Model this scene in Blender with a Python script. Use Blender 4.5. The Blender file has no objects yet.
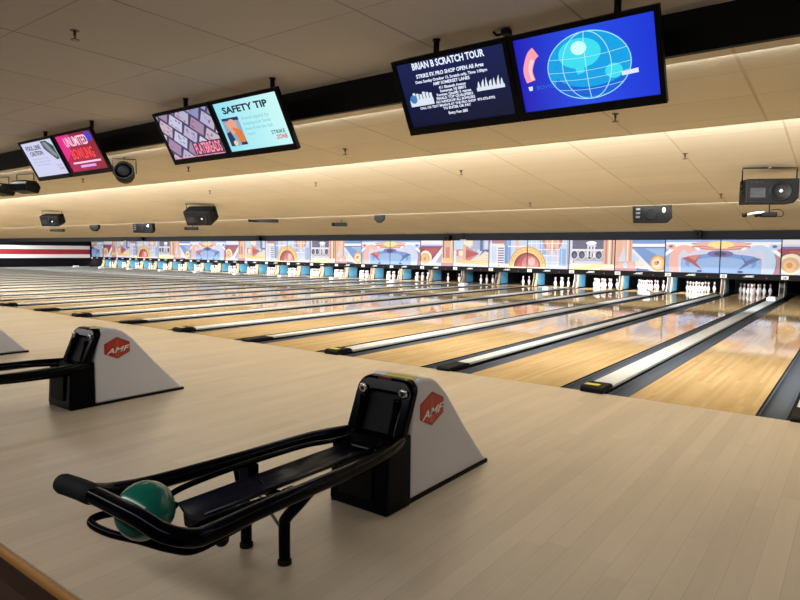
import bpy, bmesh, math, random
from mathutils import Vector, Matrix, Quaternion
random.seed(7)
P = 1.7647            # pitch of the lanes
XL, XR = -25*P-.16, 2*P+.75   # side walls
COL = bpy.context.scene.collection
PI = math.pi

# ------------------------------------------------------------------ materials
def s2l(c):
    return tuple(((v/12.92) if v <= .04045 else ((v+.055)/1.055)**2.4) for v in c)
def hx(h):
    h = h.lstrip('#'); return s2l(tuple(int(h[i:i+2], 16)/255 for i in (0, 2, 4)))
MATS = {}
def mat(name, col='#808080', rough=.5, metal=0., coat=0., emit=None, est=1., spec=.5, noise=0., nscale=8.):
    if name in MATS: return MATS[name]
    m = bpy.data.materials.new(name); m.use_nodes = True
    nt = m.node_tree; b = nt.nodes['Principled BSDF']
    c = hx(col) if isinstance(col, str) else col
    b.inputs['Base Color'].default_value = (*c, 1)
    b.inputs['Roughness'].default_value = rough
    b.inputs['Metallic'].default_value = metal
    b.inputs['Coat Weight'].default_value = coat
    b.inputs['Coat Roughness'].default_value = .05
    b.inputs['Specular IOR Level'].default_value = spec
    if emit:
        b.inputs['Emission Color'].default_value = (*hx(emit), 1)
        b.inputs['Emission Strength'].default_value = est
    if noise:
        tc = nt.nodes.new('ShaderNodeTexCoord'); n = nt.nodes.new('ShaderNodeTexNoise')
        n.inputs['Scale'].default_value = nscale; n.inputs['Detail'].default_value = 4
        mr = nt.nodes.new('ShaderNodeMapRange'); mr.inputs['To Min'].default_value = 1-noise; mr.inputs['To Max'].default_value = 1+noise
        hs = nt.nodes.new('ShaderNodeHueSaturation'); hs.inputs['Color'].default_value = (*c, 1)
        nt.links.new(tc.outputs['Object'], n.inputs['Vector']); nt.links.new(n.outputs['Fac'], mr.inputs['Value'])
        nt.links.new(mr.outputs['Result'], hs.inputs['Value']); nt.links.new(hs.outputs['Color'], b.inputs['Base Color'])
    MATS[name] = m
    return m

def N(nt, t, **kw):
    n = nt.nodes.new(t)
    for k, v in kw.items(): setattr(n, k, v)
    return n
def math_(nt, op, a, b=None, c=None):
    n = N(nt, 'ShaderNodeMath', operation=op)
    for i, v in enumerate((a, b, c)):
        if v is None: continue
        if isinstance(v, (int, float)): n.inputs[i].default_value = v
        else: nt.links.new(v, n.inputs[i])
    return n.outputs[0]

def wood(name, base, dark, board, blen, rough, coat, contrast=.16, coatr=.03, grain=.10, lines=.25, spec=.5):
    m = bpy.data.materials.new(name); m.use_nodes = True; nt = m.node_tree; b = nt.nodes['Principled BSDF']
    geo = N(nt, 'ShaderNodeNewGeometry'); sep = N(nt, 'ShaderNodeSeparateXYZ'); nt.links.new(geo.outputs['Position'], sep.inputs[0])
    x, y = sep.outputs[0], sep.outputs[1]
    ix = math_(nt, 'FLOOR', math_(nt, 'DIVIDE', x, board))
    wn = N(nt, 'ShaderNodeTexWhiteNoise', noise_dimensions='1D'); nt.links.new(ix, wn.inputs['W'])
    yo = math_(nt, 'ADD', math_(nt, 'DIVIDE', y, blen), math_(nt, 'MULTIPLY', wn.outputs['Value'], 7.3))
    iy = math_(nt, 'FLOOR', yo)
    cmb = N(nt, 'ShaderNodeCombineXYZ'); nt.links.new(ix, cmb.inputs[0]); nt.links.new(iy, cmb.inputs[1])
    wn2 = N(nt, 'ShaderNodeTexWhiteNoise', noise_dimensions='2D'); nt.links.new(cmb.outputs[0], wn2.inputs['Vector'])
    # stretched grain
    c2 = N(nt, 'ShaderNodeCombineXYZ')
    nt.links.new(math_(nt, 'MULTIPLY', x, 34.0), c2.inputs[0]); nt.links.new(math_(nt, 'MULTIPLY', y, 1.6), c2.inputs[1])
    nt.links.new(math_(nt, 'MULTIPLY', wn2.outputs['Value'], 20.), c2.inputs[2])
    ns = N(nt, 'ShaderNodeTexNoise'); ns.inputs['Scale'].default_value = 1.; ns.inputs['Detail'].default_value = 5; nt.links.new(c2.outputs[0], ns.inputs['Vector'])
    c3 = N(nt, 'ShaderNodeCombineXYZ')
    nt.links.new(math_(nt, 'MULTIPLY', x, 5.0), c3.inputs[0]); nt.links.new(math_(nt, 'MULTIPLY', y, .8), c3.inputs[1])
    ns2 = N(nt, 'ShaderNodeTexNoise'); ns2.inputs['Scale'].default_value = 1.; ns2.inputs['Detail'].default_value = 3; nt.links.new(c3.outputs[0], ns2.inputs['Vector'])
    f = math_(nt, 'ADD', math_(nt, 'MULTIPLY', math_(nt, 'SUBTRACT', wn2.outputs['Value'], .5), contrast*2),
              math_(nt, 'ADD', math_(nt, 'MULTIPLY', math_(nt, 'SUBTRACT', ns.outputs['Fac'], .5), grain*6),
                    math_(nt, 'MULTIPLY', math_(nt, 'SUBTRACT', ns2.outputs['Fac'], .5), contrast*4)))
    f = math_(nt, 'ADD', f, .45)
    cl = N(nt, 'ShaderNodeClamp'); nt.links.new(f, cl.inputs[0])
    mx = N(nt, 'ShaderNodeMix', data_type='RGBA'); nt.links.new(cl.outputs[0], mx.inputs[0])
    mx.inputs[6].default_value = (*hx(base), 1); mx.inputs[7].default_value = (*hx(dark), 1)
    # hairline joints
    fx = math_(nt, 'FRACT', math_(nt, 'DIVIDE', x, board))
    ln = math_(nt, 'LESS_THAN', fx, .03)
    mx2 = N(nt, 'ShaderNodeMix', data_type='RGBA'); nt.links.new(math_(nt, 'MULTIPLY', ln, lines), mx2.inputs[0])
    nt.links.new(mx.outputs[2], mx2.inputs[6]); mx2.inputs[7].default_value = (*hx('#6b5236'), 1)
    nt.links.new(mx2.outputs[2], b.inputs['Base Color'])
    b.inputs['Roughness'].default_value = rough
    b.inputs['Coat Weight'].default_value = coat; b.inputs['Coat Roughness'].default_value = coatr
    b.inputs['Specular IOR Level'].default_value = spec
    MATS[name] = m
    return m

def tiles(name, base, dark, lx, ox, ly, oy, rough=.9, var=.05, line=.008, lstr=.55):
    m = bpy.data.materials.new(name); m.use_nodes = True; nt = m.node_tree; b = nt.nodes['Principled BSDF']
    geo = N(nt, 'ShaderNodeNewGeometry'); sep = N(nt, 'ShaderNodeSeparateXYZ'); nt.links.new(geo.outputs['Position'], sep.inputs[0])
    ax = math_(nt, 'DIVIDE', math_(nt, 'SUBTRACT', sep.outputs[0], ox), lx)
    ay = math_(nt, 'DIVIDE', math_(nt, 'SUBTRACT', sep.outputs[1], oy), ly)
    cmb = N(nt, 'ShaderNodeCombineXYZ'); nt.links.new(math_(nt, 'FLOOR', ax), cmb.inputs[0]); nt.links.new(math_(nt, 'FLOOR', ay), cmb.inputs[1])
    wn = N(nt, 'ShaderNodeTexWhiteNoise', noise_dimensions='2D'); nt.links.new(cmb.outputs[0], wn.inputs['Vector'])
    def near(v, w):
        f = math_(nt, 'FRACT', v)
        d = math_(nt, 'MINIMUM', f, math_(nt, 'SUBTRACT', 1.0, f))
        return math_(nt, 'LESS_THAN', d, w)
    nz = N(nt, 'ShaderNodeTexNoise'); nz.inputs['Scale'].default_value = .9; nz.inputs['Detail'].default_value = 3; nt.links.new(geo.outputs['Position'], nz.inputs['Vector'])
    lmask = math_(nt, 'MAXIMUM', near(ax, line/lx), math_(nt, 'MULTIPLY', near(ay, line*.7/ly), .6))
    lmask = math_(nt, 'MULTIPLY', lmask, math_(nt, 'MULTIPLY', nz.outputs['Fac'], lstr*2))
    mx = N(nt, 'ShaderNodeMix', data_type='RGBA'); nt.links.new(lmask, mx.inputs[0])
    mx.inputs[6].default_value = (*hx(base), 1); mx.inputs[7].default_value = (*hx(dark), 1)
    hs = N(nt, 'ShaderNodeHueSaturation'); nt.links.new(mx.outputs[2], hs.inputs['Color'])
    v = math_(nt, 'ADD', math_(nt, 'MULTIPLY', math_(nt, 'SUBTRACT', wn.outputs['Value'], .5), var*2), 1.0)
    v = math_(nt, 'ADD', v, math_(nt, 'MULTIPLY', math_(nt, 'SUBTRACT', nz.outputs['Fac'], .5), var*2.))
    nt.links.new(v, hs.inputs['Value']); nt.links.new(hs.outputs[0], b.inputs['Base Color'])
    b.inputs['Roughness'].default_value = rough; b.inputs['Specular IOR Level'].default_value = .2
    MATS[name] = m
    return m

black = mat('black_gloss', '#020308', .16, spec=.06)
blackm = mat('black_matte', '#060607', .55, spec=.15)
blackp = mat('black_plastic', '#08090b', .4, spec=.2)
rubber = mat('black_rubber', '#121315', .75, spec=.2)
navy = mat('navy_blue_track', '#080b1c', .3, spec=.3)
whiteg = mat('hood_white_gelcoat', '#c6c9d3', .35, noise=.02, nscale=3)
chrome = mat('chrome', '#dddde0', .15, metal=1.)
steel = mat('bare_steel', '#77797d', .35, metal=.9)
redl = mat('logo_red', '#b02a20', .4)
redk = mat('logo_dark_red', '#5d120e', .5)
white = mat('white_paint', '#e9e9ee', .4)
yellow = mat('sticker_yellow', '#c9c234', .5)
gold = mat('logo_gold', '#c9702a', .4)
green = mat('green_ball', '#056050', .2, coat=.35, spec=.3, noise=.15, nscale=25)
capw = mat('divider_white', '#bbc0c0', .5, spec=.3, noise=.04, nscale=4)
gut = mat('gutter_grey', '#4a515b', .5, spec=.15, noise=.06, nscale=5)
gutedge = mat('gutter_dark_edge', '#08090b', .6, spec=.1)
bluep = mat('cushion_blue', '#5a9dc0', .55)
tan = mat('kickback_tan', '#cdb18a', .45)
kick = mat('kickback_dark', '#15161c', .5)
approach = wood('approach_maple', '#d1c3ab', '#a89a84', .105, 1.9, .36, .12, contrast=.14, coatr=.22, grain=.045, spec=.4)
lanew = wood('lane_maple', '#dac194', '#a98751', .042, 1.3, .25, .9, contrast=.15, coatr=.05, grain=.012, lines=0., spec=0.)
deckw = wood('pin_deck_maple', '#c9a878', '#a98855', .027, .9, .25, .6, contrast=.08)
tile_near = tiles('ceiling_tile_grey', '#b6b4b6', '#4d443b', 1.22, .39, 1.22, -2.67, var=.035, line=.009)
tile_bay = tiles('ceiling_tile_cream', '#cdc5b2', '#9c8a66', 1.22, .09, .61, -.81, var=.035, line=.012, lstr=.42)
darkwall = mat('navy_black_paint', '#08090f', .6, spec=.15)
header = mat('header_dark_blue', '#0d111b', .6, spec=.15)

# ------------------------------------------------------------------ mesh builder
class MB:
    def __init__(s): s.v = []; s.f = []; s.m = []; s.sm = []
    def add(s, vs, fs, mi=0, smooth=False):
        o = len(s.v); s.v += [tuple(v) for v in vs]
        for f in fs: s.f.append([i+o for i in f]); s.m.append(mi); s.sm.append(smooth)
        return s
    def box(s, x0, x1, y0, y1, z0, z1, mi=0):
        v = [(x, y, z) for z in (z0, z1) for y in (y0, y1) for x in (x0, x1)]
        return s.add(v, [(0, 2, 3, 1), (4, 5, 7, 6), (0, 1, 5, 4), (2, 6, 7, 3), (0, 4, 6, 2), (1, 3, 7, 5)], mi)
    def prism(s, pts, ax, a0, a1, mi=0, smooth=False):
        # pts: 2D outline; ax: extrusion axis
        n = len(pts)
        def P3(p, a):
            return (a, p[0], p[1]) if ax == 0 else ((p[0], a, p[1]) if ax == 1 else (p[0], p[1], a))
        v = [P3(p, a0) for p in pts]+[P3(p, a1) for p in pts]
        s.add(v, [tuple(range(n))[::-1], tuple(range(n, 2*n))], mi)
        o = len(s.v)-2*n
        for i in range(n):
            j = (i+1) % n
            s.f.append([o+i, o+j, o+n+j, o+n+i]); s.m.append(mi); s.sm.append(smooth)
        return s
    def tube(s, path, r, seg=14, mi=0, smooth_n=0, cap=True, closed=False, round_end=False):
        p = [Vector(q) for q in path]
        if smooth_n: p = catmull(p, smooth_n)
        rr = r if isinstance(r, (list, tuple)) else [r]*len(p)
        if round_end:
            d0 = (p[0]-p[1]).normalized(); d1 = (p[-1]-p[-2]).normalized()
            a = [p[0]+d0*rr[0]*k for k in (.95, .75, .45)]; b = [p[-1]+d1*rr[-1]*k for k in (.45, .75, .95)]
            rr = [rr[0]*.3, rr[0]*.66, rr[0]*.9]+list(rr)+[rr[-1]*.9, rr[-1]*.66, rr[-1]*.3]; p = a+p+b
        t0 = (p[1]-p[0]).normalized(); up = Vector((0, 0, 1)) if abs(t0.z) < .9 else Vector((1, 0, 0))
        n = t0.cross(up).normalized(); rings = []; t = t0
        for i, q in enumerate(p):
            tn = (p[min(i+1, len(p)-1)]-p[max(i-1, 0)]).normalized()
            rot = t.rotation_difference(tn); n = (rot @ n).normalized(); t = tn; bnm = t.cross(n)
            rings.append([q+(n*math.cos(2*PI*k/seg)+bnm*math.sin(2*PI*k/seg))*rr[i] for k in range(seg)])
        o = len(s.v)
        for rg in rings: s.v += [tuple(v) for v in rg]
        for i in range(len(rings)-1):
            for k in range(seg):
                k2 = (k+1) % seg
                s.f.append([o+i*seg+k, o+i*seg+k2, o+(i+1)*seg+k2, o+(i+1)*seg+k]); s.m.append(mi); s.sm.append(True)
        if cap:
            s.f.append([o+k for k in range(seg)][::-1]); s.m.append(mi); s.sm.append(False)
            e = o+(len(rings)-1)*seg
            s.f.append([e+k for k in range(seg)]); s.m.append(mi); s.sm.append(False)
        return s
    def lathe(s, prof, seg=16, mi=0, M=None, mis=None):
        o = len(s.v); M = M or Matrix()
        for r, z in prof:
            for k in range(seg):
                a = 2*PI*k/seg; s.v.append(tuple(M @ Vector((r*math.cos(a), r*math.sin(a), z))))
        for i in range(len(prof)-1):
            for k in range(seg):
                k2 = (k+1) % seg
                s.f.append([o+i*seg+k, o+i*seg+k2, o+(i+1)*seg+k2, o+(i+1)*seg+k]); s.m.append(mis[i] if mis else mi); s.sm.append(True)
        s.f.append([o+k for k in range(seg)][::-1]); s.m.append(mi); s.sm.append(False)
        e = o+(len(prof)-1)*seg; s.f.append([e+k for k in range(seg)]); s.m.append(mi); s.sm.append(False)
        return s
    def build(s, name, mats, parent=None, loc=(0, 0, 0), rot=(0, 0, 0), bevel=0, fix=True, segs=2):
        me = bpy.data.meshes.new(name); me.from_pydata(s.v, [], s.f); me.update()
        mats = mats if isinstance(mats, (list, tuple)) else [mats]
        for m in mats: me.materials.append(m)
        me.polygons.foreach_set('material_index', s.m); me.polygons.foreach_set('use_smooth', s.sm)
        if fix:
            bm = bmesh.new(); bm.from_mesh(me); bmesh.ops.recalc_face_normals(bm, faces=bm.faces); bm.to_mesh(me); bm.free()
        o = bpy.data.objects.new(name, me); COL.objects.link(o)
        o.location = loc; o.rotation_euler = rot
        if parent: o.parent = parent
        if bevel:
            b = o.modifiers.new('bevel', 'BEVEL'); b.width = bevel; b.segments = segs; b.limit_method = 'ANGLE'; b.angle_limit = .6
        return o
def catmull(p, n):
    out = []
    for i in range(len(p)-1):
        a, b, c, d = p[max(i-1, 0)], p[i], p[i+1], p[min(i+2, len(p)-1)]
        for k in range(n):
            t = k/n
            out.append(.5*((2*b)+(c-a)*t+(2*a-5*b+4*c-d)*t*t+(3*b-a-3*c+d)*t**3))
    out.append(p[-1]); return out
def tag(o, label=None, cat=None, group=None, kind=None):
    if label: o['label'] = label
    if cat: o['category'] = cat
    if group: o['group'] = group
    if kind: o['kind'] = kind
    return o
def empty(name, loc, label, cat, group=None, rot=(0, 0, 0)):
    o = bpy.data.objects.new(name, None); COL.objects.link(o); o.location = loc; o.rotation_euler = rot
    o.empty_display_size = .1
    return tag(o, label, cat, group)
def kids(o): return [c for c in bpy.data.objects if c.parent == o]
def copy_tree(o, parent=None, ch=None):
    c = o.copy(); COL.objects.link(c)
    if parent: c.parent = parent
    for k in kids(o):
        copy_tree(k, c)
    return c
def struct(name, mb, m, **kw):
    o = mb.build(name, m, **kw); o['kind'] = 'structure'; return o
ORD = ['zeroth', 'first', 'second', 'third', 'fourth', 'fifth', 'sixth', 'seventh', 'eighth', 'ninth', 'tenth', 'eleventh', 'twelfth', 'thirteenth', 'fourteenth', 'fifteenth',
       'sixteenth', 'seventeenth', 'eighteenth', 'nineteenth', 'twentieth', 'twenty-first', 'twenty-second', 'twenty-third', 'twenty-fourth', 'twenty-fifth', 'twenty-sixth', 'twenty-seventh']

FONT_CACHE = {}
def text_mb(mb, s, x, y, h, mi=0, align='CENTER', shear=0., width=None, depth=0., bold=0.):
    """adds the letters of s, as a flat mesh in local (x, z), y = depth towards viewer (-y)"""
    key = (s, align, shear, bold)
    if key not in FONT_CACHE:
        cu = bpy.data.curves.new('t', 'FONT'); cu.body = s; cu.align_x = align; cu.shear = shear; cu.size = 1.; cu.resolution_u = 2; cu.offset = bold
        ob = bpy.data.objects.new('t', cu); COL.objects.link(ob)
        dg = bpy.context.evaluated_depsgraph_get(); dg.update()
        me = bpy.data.meshes.new_from_object(ob.evaluated_get(dg))
        FONT_CACHE[key] = ([tuple(v.co) for v in me.vertices], [tuple(p.vertices) for p in me.polygons])
        bpy.data.objects.remove(ob); bpy.data.curves.remove(cu); bpy.data.meshes.remove(me)
    vs, fs = FONT_CACHE[key]
    if not vs: return
    w = max(v[0] for v in vs)-min(v[0] for v in vs)
    sx = h/.72
    if width: sx = width/w
    sz = h/.72
    mb.add([(x+v[0]*sx, depth, y+v[1]*sz) for v in vs], fs, mi)

# ------------------------------------------------------------------ setting
YB = -10.5
fl = MB().box(XL, XR, -4.9, -.001, -.10, 0); struct('floor', fl, approach)
fl = MB().box(XL, XR, YB, -4.90, -.30, -.15); struct('floor', fl, mat('lounge_floor_brown', '#3a2015', .6, noise=.15, nscale=12))
tr = MB().box(XL, XR, -4.93, -4.9, -.045, -.002); struct('trim_1', tr, mat('edge_oak', '#a97a3f', .4, noise=.08, nscale=6), bevel=.012)
tr = MB().box(XL, XR, -4.925, -4.9, -.15, -.046); struct('trim_2', tr, mat('edge_dark', '#3b2214', .5))
fl = MB().box(XL, XR, -.001, 22, -.30, -.12); struct('floor', fl, blackm)
# walls
struct('wall_left', MB().box(XL-.15, XL, YB, 22, -.3, 3.3), darkwall)
struct('wall_right', MB().box(XR, XR+.15, YB, 22, -.3, 3.3), mat('side_wall_beige', '#8d7f6a', .8))
struct('wall_back', MB().box(XL, XR, 21.8, 22, -.3, 3.3), blackm)
struct('wall_front', MB().box(XL, XR, YB-.15, YB, -.3, 3.3), mat('rear_wall_brown', '#5b4a3c', .8))
for k, (z0, z1, m) in enumerate([(1.285, 1.545, white), (.925, 1.285, mat('stripe_red', '#a02433', .5)), (.665, .925, white)]):
    struct('trim_%d' % (k+3), MB().box(XL, XL+.012, -1, 17.15, z0, z1), m)
# ceilings
struct('ceiling', MB().box(XL, XR, YB, -1.36, 3.05, 3.10), tile_near)
struct('ceiling', MB().box(XL, XR, -1.36, -1.31, 2.76, 3.08), blackm)                       # black bulkhead
def slope(y0, z0, y1, z1, t=.05):
    return MB().prism([(y0, z0), (y1, z1), (y1, z1+t), (y0, z0+t)], 0, XL, XR)
struct('ceiling', slope(-1.31, 2.762, .69, 2.62), tile_bay)
struct('ceiling', MB().box(XL, XR, .64, .69, 2.62, 3.0), tile_bay)
struct('ceiling', slope(.69, 3.0, 6.4, 2.307), tile_bay)
struct('ceiling', MB().box(XL, XR, 6.36, 6.41, 2.305, 2.44), tile_bay)
struct('ceiling', slope(6.41, 2.42, 10.15, 1.94), tile_bay)
struct('ceiling', MB().box(XL, XR, 10.15, 10.2, 1.735, 2.2), header)
struct('ceiling', slope(10.2, 2.2, 17.1, 2.2), header)
struct('ceiling', MB().box(XL, XR, 17.1, 17.25, 1.895, 2.25), header)
struct('ceiling', MB().box(XL, XR, 17.25, 22, 2.2, 2.25), blackm)

# ------------------------------------------------------------------ lanes and dividers
GW = .228
def gutter_mb(x0, x1, y1=17.0):
    m = MB(); pts = []
    n = 8
    top = [(x0, 0), (x0+.02*(1 if x1 > x0 else -1), -.004)]
    a, b = x0+(x1-x0)*.10, x0+(x1-x0)*.92
    pts = [(x0, -.012), (a, -.014)]
    for k in range(n+1):
        t = PI*k/n; pts.append(((a+b)/2-(b-a)/2*math.cos(t), -.02-.050*math.sin(t)))
    pts += [(x1, -.014)]
    low = [(p[0], p[1]-.012) for p in pts][::-1]
    vs = []; allp = pts+low
    m.prism(allp, 1, .0, y1, 0, True)
    return m
lane0 = empty('bowling_lane', (P/2, 0, 0), '', 'bowling lane', 'glossy wooden bowling lanes')
lb = MB().box(-.533, .533, 0, 16.9, -.11, 0)
lb.build('lane_bed', lanew, lane0)
MB().box(-.533, .533, 16.9, 19.4, -.11, 0).build('pin_deck', deckw, lane0)
for sx in (-1, 1): MB().box(sx*.5365-.0035, sx*.5365+.0035, 0, 16.9, -.10, -.001).build('edge_board', gutedge, lane0)
gutter_mb(.541, .536+GW).build('gutter', gut, lane0)
gutter_mb(-.541, -.536-GW).build('gutter', gut, lane0)
for n in range(27, 0, -1):      # lane n sits between divider n-1 and n ; lane 26 is at x 0..P
    cx = (n-26)*P+P/2
    o = lane0 if n == 27 else copy_tree(lane0)
    o.location = (cx, 0, 0)
    if n == 27: o['label'] = 'wooden bowling lane cut off by the right edge, beyond the small black-ended divider'
    elif n == 26: o['label'] = 'large glossy wooden lane nearest the viewer at the right, right of the wide white-capped divider'
    else: o['label'] = 'glossy wooden bowling lane running to the pin opening with number plate %d' % n

def divider(wide):
    hw = .115 if wide else .075
    d = empty('lane_divider', (0, 0, 0), '', 'lane divider', 'white-capped lane dividers')
    MB().box(-hw, hw, .16, 17.0, .008, .040).build('cap', capw, d, bevel=.006)
    MB().box(-hw-.001, hw+.001, .1, 17.0, -.11, .007).build('side_board', gutedge, d)
    if not wide: MB().box(-.115, .115, .0, 17.0, -.11, -.019).build('base_board', gutedge, d)
    if wide:
        MB().prism([(-.045, 0), (-.05, .045), (-.02, .066), (.22, .066), (.27, .04), (.27, 0)], 0, -.115, .115).build('end_block', rubber, d, bevel=.008)
        st = MB().add([(-.10, .02, .0668), (.045, .02, .0668), (.045, .11, .0668), (-.10, .11, .0668)], [(0, 1, 2, 3)])
        st.build('warning_sticker', yellow, d, fix=False)
        # ball lift hood near the pins
        pr = []
        for k in range(9):
            t = PI*k/8; pr.append((-.12*math.copysign(abs(math.cos(t))**.5, math.cos(t)), .03+.13*math.sin(t)**.5))
        MB().prism(pr, 1, 15.0, 15.35, 0, True).build('ball_lift_hood', white, d, bevel=.02)
    else:
        MB().prism([(-.03, 0), (-.035, .03), (.0, .044), (.40, .042), (.45, .03), (.45, 0)], 0, -.09, .09).build('end_block', rubber, d, bevel=.008)
    return d
dw, dn = divider(True), divider(False)
used = {True: False, False: False}
for k in range(2, -26, -1):     # divider k at x = k*P ; even = wide
    wide = (k % 2 == 0)
    src = dw if wide else dn
    o = copy_tree(src) if used[wide] else src
    used[wide] = True
    o.location = (k*P, 0, 0)
    kind = 'wide white-capped divider with a ball track and black end block' if wide else 'narrow white-capped divider with a small black end block'
    if k == 2: l = 'wide white-capped divider hidden past the right edge, beside the right wall'
    elif k == 1: l = 'white-capped divider cut by the right edge, its black end block at the foul line'
    elif k == 0: l = 'widest-looking white-capped divider, yellow sticker on its black end block, left of the nearest lane'
    elif k == -25: l = 'last divider at far left, along the dark striped wall'
    else: l = '%s running up between plates %d and %d' % (('wide white-capped divider' if wide else 'narrow white-capped divider'), 25+k, 26+k)
    o['label'] = l

# ------------------------------------------------------------------ kickbacks between the pin decks
def kickback(wide):
    hw = .06 if wide else .045
    d = empty('kickback', (0, 0, 0), '', 'pin deck partition', 'partitions between the pin decks')
    MB().prism([(17.86, -.11), (17.88, .10), (17.98, .30), (18.02, .56), (20.2, .56), (20.2, -.11)], 0, -hw, hw).build('partition_board', kick, d)
    for s in (-1, 1):
        x = s*(hw+.009)
        MB().prism([(17.85, .0), (17.90, .12), (17.99, .30), (18.02, .55), (18.16, .55), (18.14, .3), (18.08, .0)], 0, x-.008, x+.008).build('curved_facing', tan, d)
        MB().box(x-.008, x+.008, 18.20, 18.85, .02, .52).build('cushion_pad', bluep, d)
    return d
kw, kn = kickback(True), kickback(False); used = {True: False, False: False}
for k in range(2, -26, -1):
    wide = (k % 2 == 0); src = kw if wide else kn
    o = copy_tree(src) if used[wide] else src; used[wide] = True
    o.location = (k*P, 0, 0)
    if k > 0: l = 'dark pin deck partition out at the right, %s past plate 26' % ('first' if k == 1 else 'second')
    elif k == -25: l = 'pin deck partition left of plate 1, against the dark wall'
    else: l = 'pin deck partition with tan facing and blue pad, below plate %d' % (26+k)
    o['label'] = l

# ------------------------------------------------------------------ pins
prof = [(.0258, 0), (.0285, .004), (.0345, .02), (.0415, .045), (.0495, .075), (.0574, .1), (.0605, .114), (.0600, .13), (.0565, .155), (.046, .19), (.035, .215), (.027, .235), (.0232, .254),
        (.0236, .27), (.0262, .295), (.0305, .325), (.0324, .343), (.031, .36), (.024, .374), (.012, .380)]
mis = [0]*(len(prof)-1); mis[11] = 1; mis[13] = 1
pinw = mat('pin_white', '#f2f0f4', .25, coat=.5); pinr = mat('pin_red', '#b0283a', .3)
pin0 = MB().lathe(prof, 14, 0, None, mis).build('bowling_pin', [pinw, pinr])
first = True
rows = [(0, 0)]+[(-.1524, .264), (.1524, .264)]+[(-.3048, .528), (0, .528), (.3048, .528)]+[(-.4572, .792), (-.1524, .792), (.1524, .792), (.4572, .792)]
partial = {18: (3, 5, 8, 9), 19: (1, 4, 5, 7, 9), 20: (2, 5, 9), 21: (1, 4, 5, 2)}
for n in range(25, 0, -1):
    for i, (dx, dy) in enumerate(rows):
        if n in partial and i not in partial[n]: continue
        o = pin0 if first else pin0.copy()
        if not first: COL.objects.link(o)
        first = False
        o.location = ((n-26)*P+P/2+dx, 18.15+dy, 0); o.rotation_euler = (0, 0, random.random()*6)
        if n in partial: l = 'white bowling pin, one of few left standing on the %s deck from the right' % ORD[26-n]
        else: l = 'white bowling pin in the full rack on the %s deck from the right' % ORD[26-n]
        tag(o, l, 'bowling pin', 'bowling pins on the far decks')

# ------------------------------------------------------------------ mural panels over the pins
AC = dict(lav='#cfd3ec', pale='#e4e6f3', sky='#8fb2e6', blue='#6c93d4', dblue='#4968a8', navy='#32365e', purple='#6a5fa8', pink='#e9b3ab', rose='#c97d7c', red='#ab4a50', dred='#8a2c3c',
          cream='#ece4cd', gold='#ecc483', orange='#d99660', tan='#d8b196', mauve='#b07f93', grey='#a9abc0', dgrey='#5b5c7c', wht='#f4f4fa', lblue='#bcd3f3', hi='#f0b9bd', yel='#efdf90')
akeys = list(AC); amats = [mat('mural_'+k, AC[k], .45) for k in akeys]; AI = {k: i for i, k in enumerate(akeys)}
W_, H_ = P-.035, 1.125
def clip(poly, x0, x1, y0, y1):
    def cl(ps, ins, inter):
        out = []
        for i in range(len(ps)):
            a, b = ps[i-1], ps[i]
            if ins(b):
                if not ins(a): out.append(inter(a, b))
                out.append(b)
            elif ins(a): out.append(inter(a, b))
        return out
    def ix(v): return lambda a, b: (v, a[1]+(b[1]-a[1])*(v-a[0])/(b[0]-a[0]))
    def iy(v): return lambda a, b: (a[0]+(b[0]-a[0])*(v-a[1])/(b[1]-a[1]), v)
    for ins, it in ((lambda p: p[0] >= x0, ix(x0)), (lambda p: p[0] <= x1, ix(x1)), (lambda p: p[1] >= y0, iy(y0)), (lambda p: p[1] <= y1, iy(y1))):
        poly = cl(poly, ins, it)
        if len(poly) < 3: return []
    return poly
def ell(cx, cy, rx, ry, n=28, a0=0, a1=2*PI):
    return [(cx+rx*math.cos(a0+(a1-a0)*k/n), cy+ry*math.sin(a0+(a1-a0)*k/n)) for k in range(n)]
def rect(x0, x1, y0, y1): return [(x0, y0), (x1, y0), (x1, y1), (x0, y1)]
def band(pts, w):     # a bent stroke, as a closed outline
    P_ = [Vector((a, b, 0)) for a, b in pts]; P_ = catmull(P_, 5); L = []; R_ = []
    for i, p in enumerate(P_):
        t = (P_[min(i+1, len(P_)-1)]-P_[max(i-1, 0)]).normalized(); nn = Vector((-t.y, t.x, 0))
        ww = w[0]+(w[1]-w[0])*i/(len(P_)-1)
        L.append((p.x+nn.x*ww/2, p.y+nn.y*ww/2)); R_.append((p.x-nn.x*ww/2, p.y-nn.y*ww/2))
    return [[L[i], L[i+1], R_[i+1], R_[i]] for i in range(len(L)-1)]
def mir(items): return [([(1-x, y) for x, y in p], c) for p, c in items]
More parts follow.
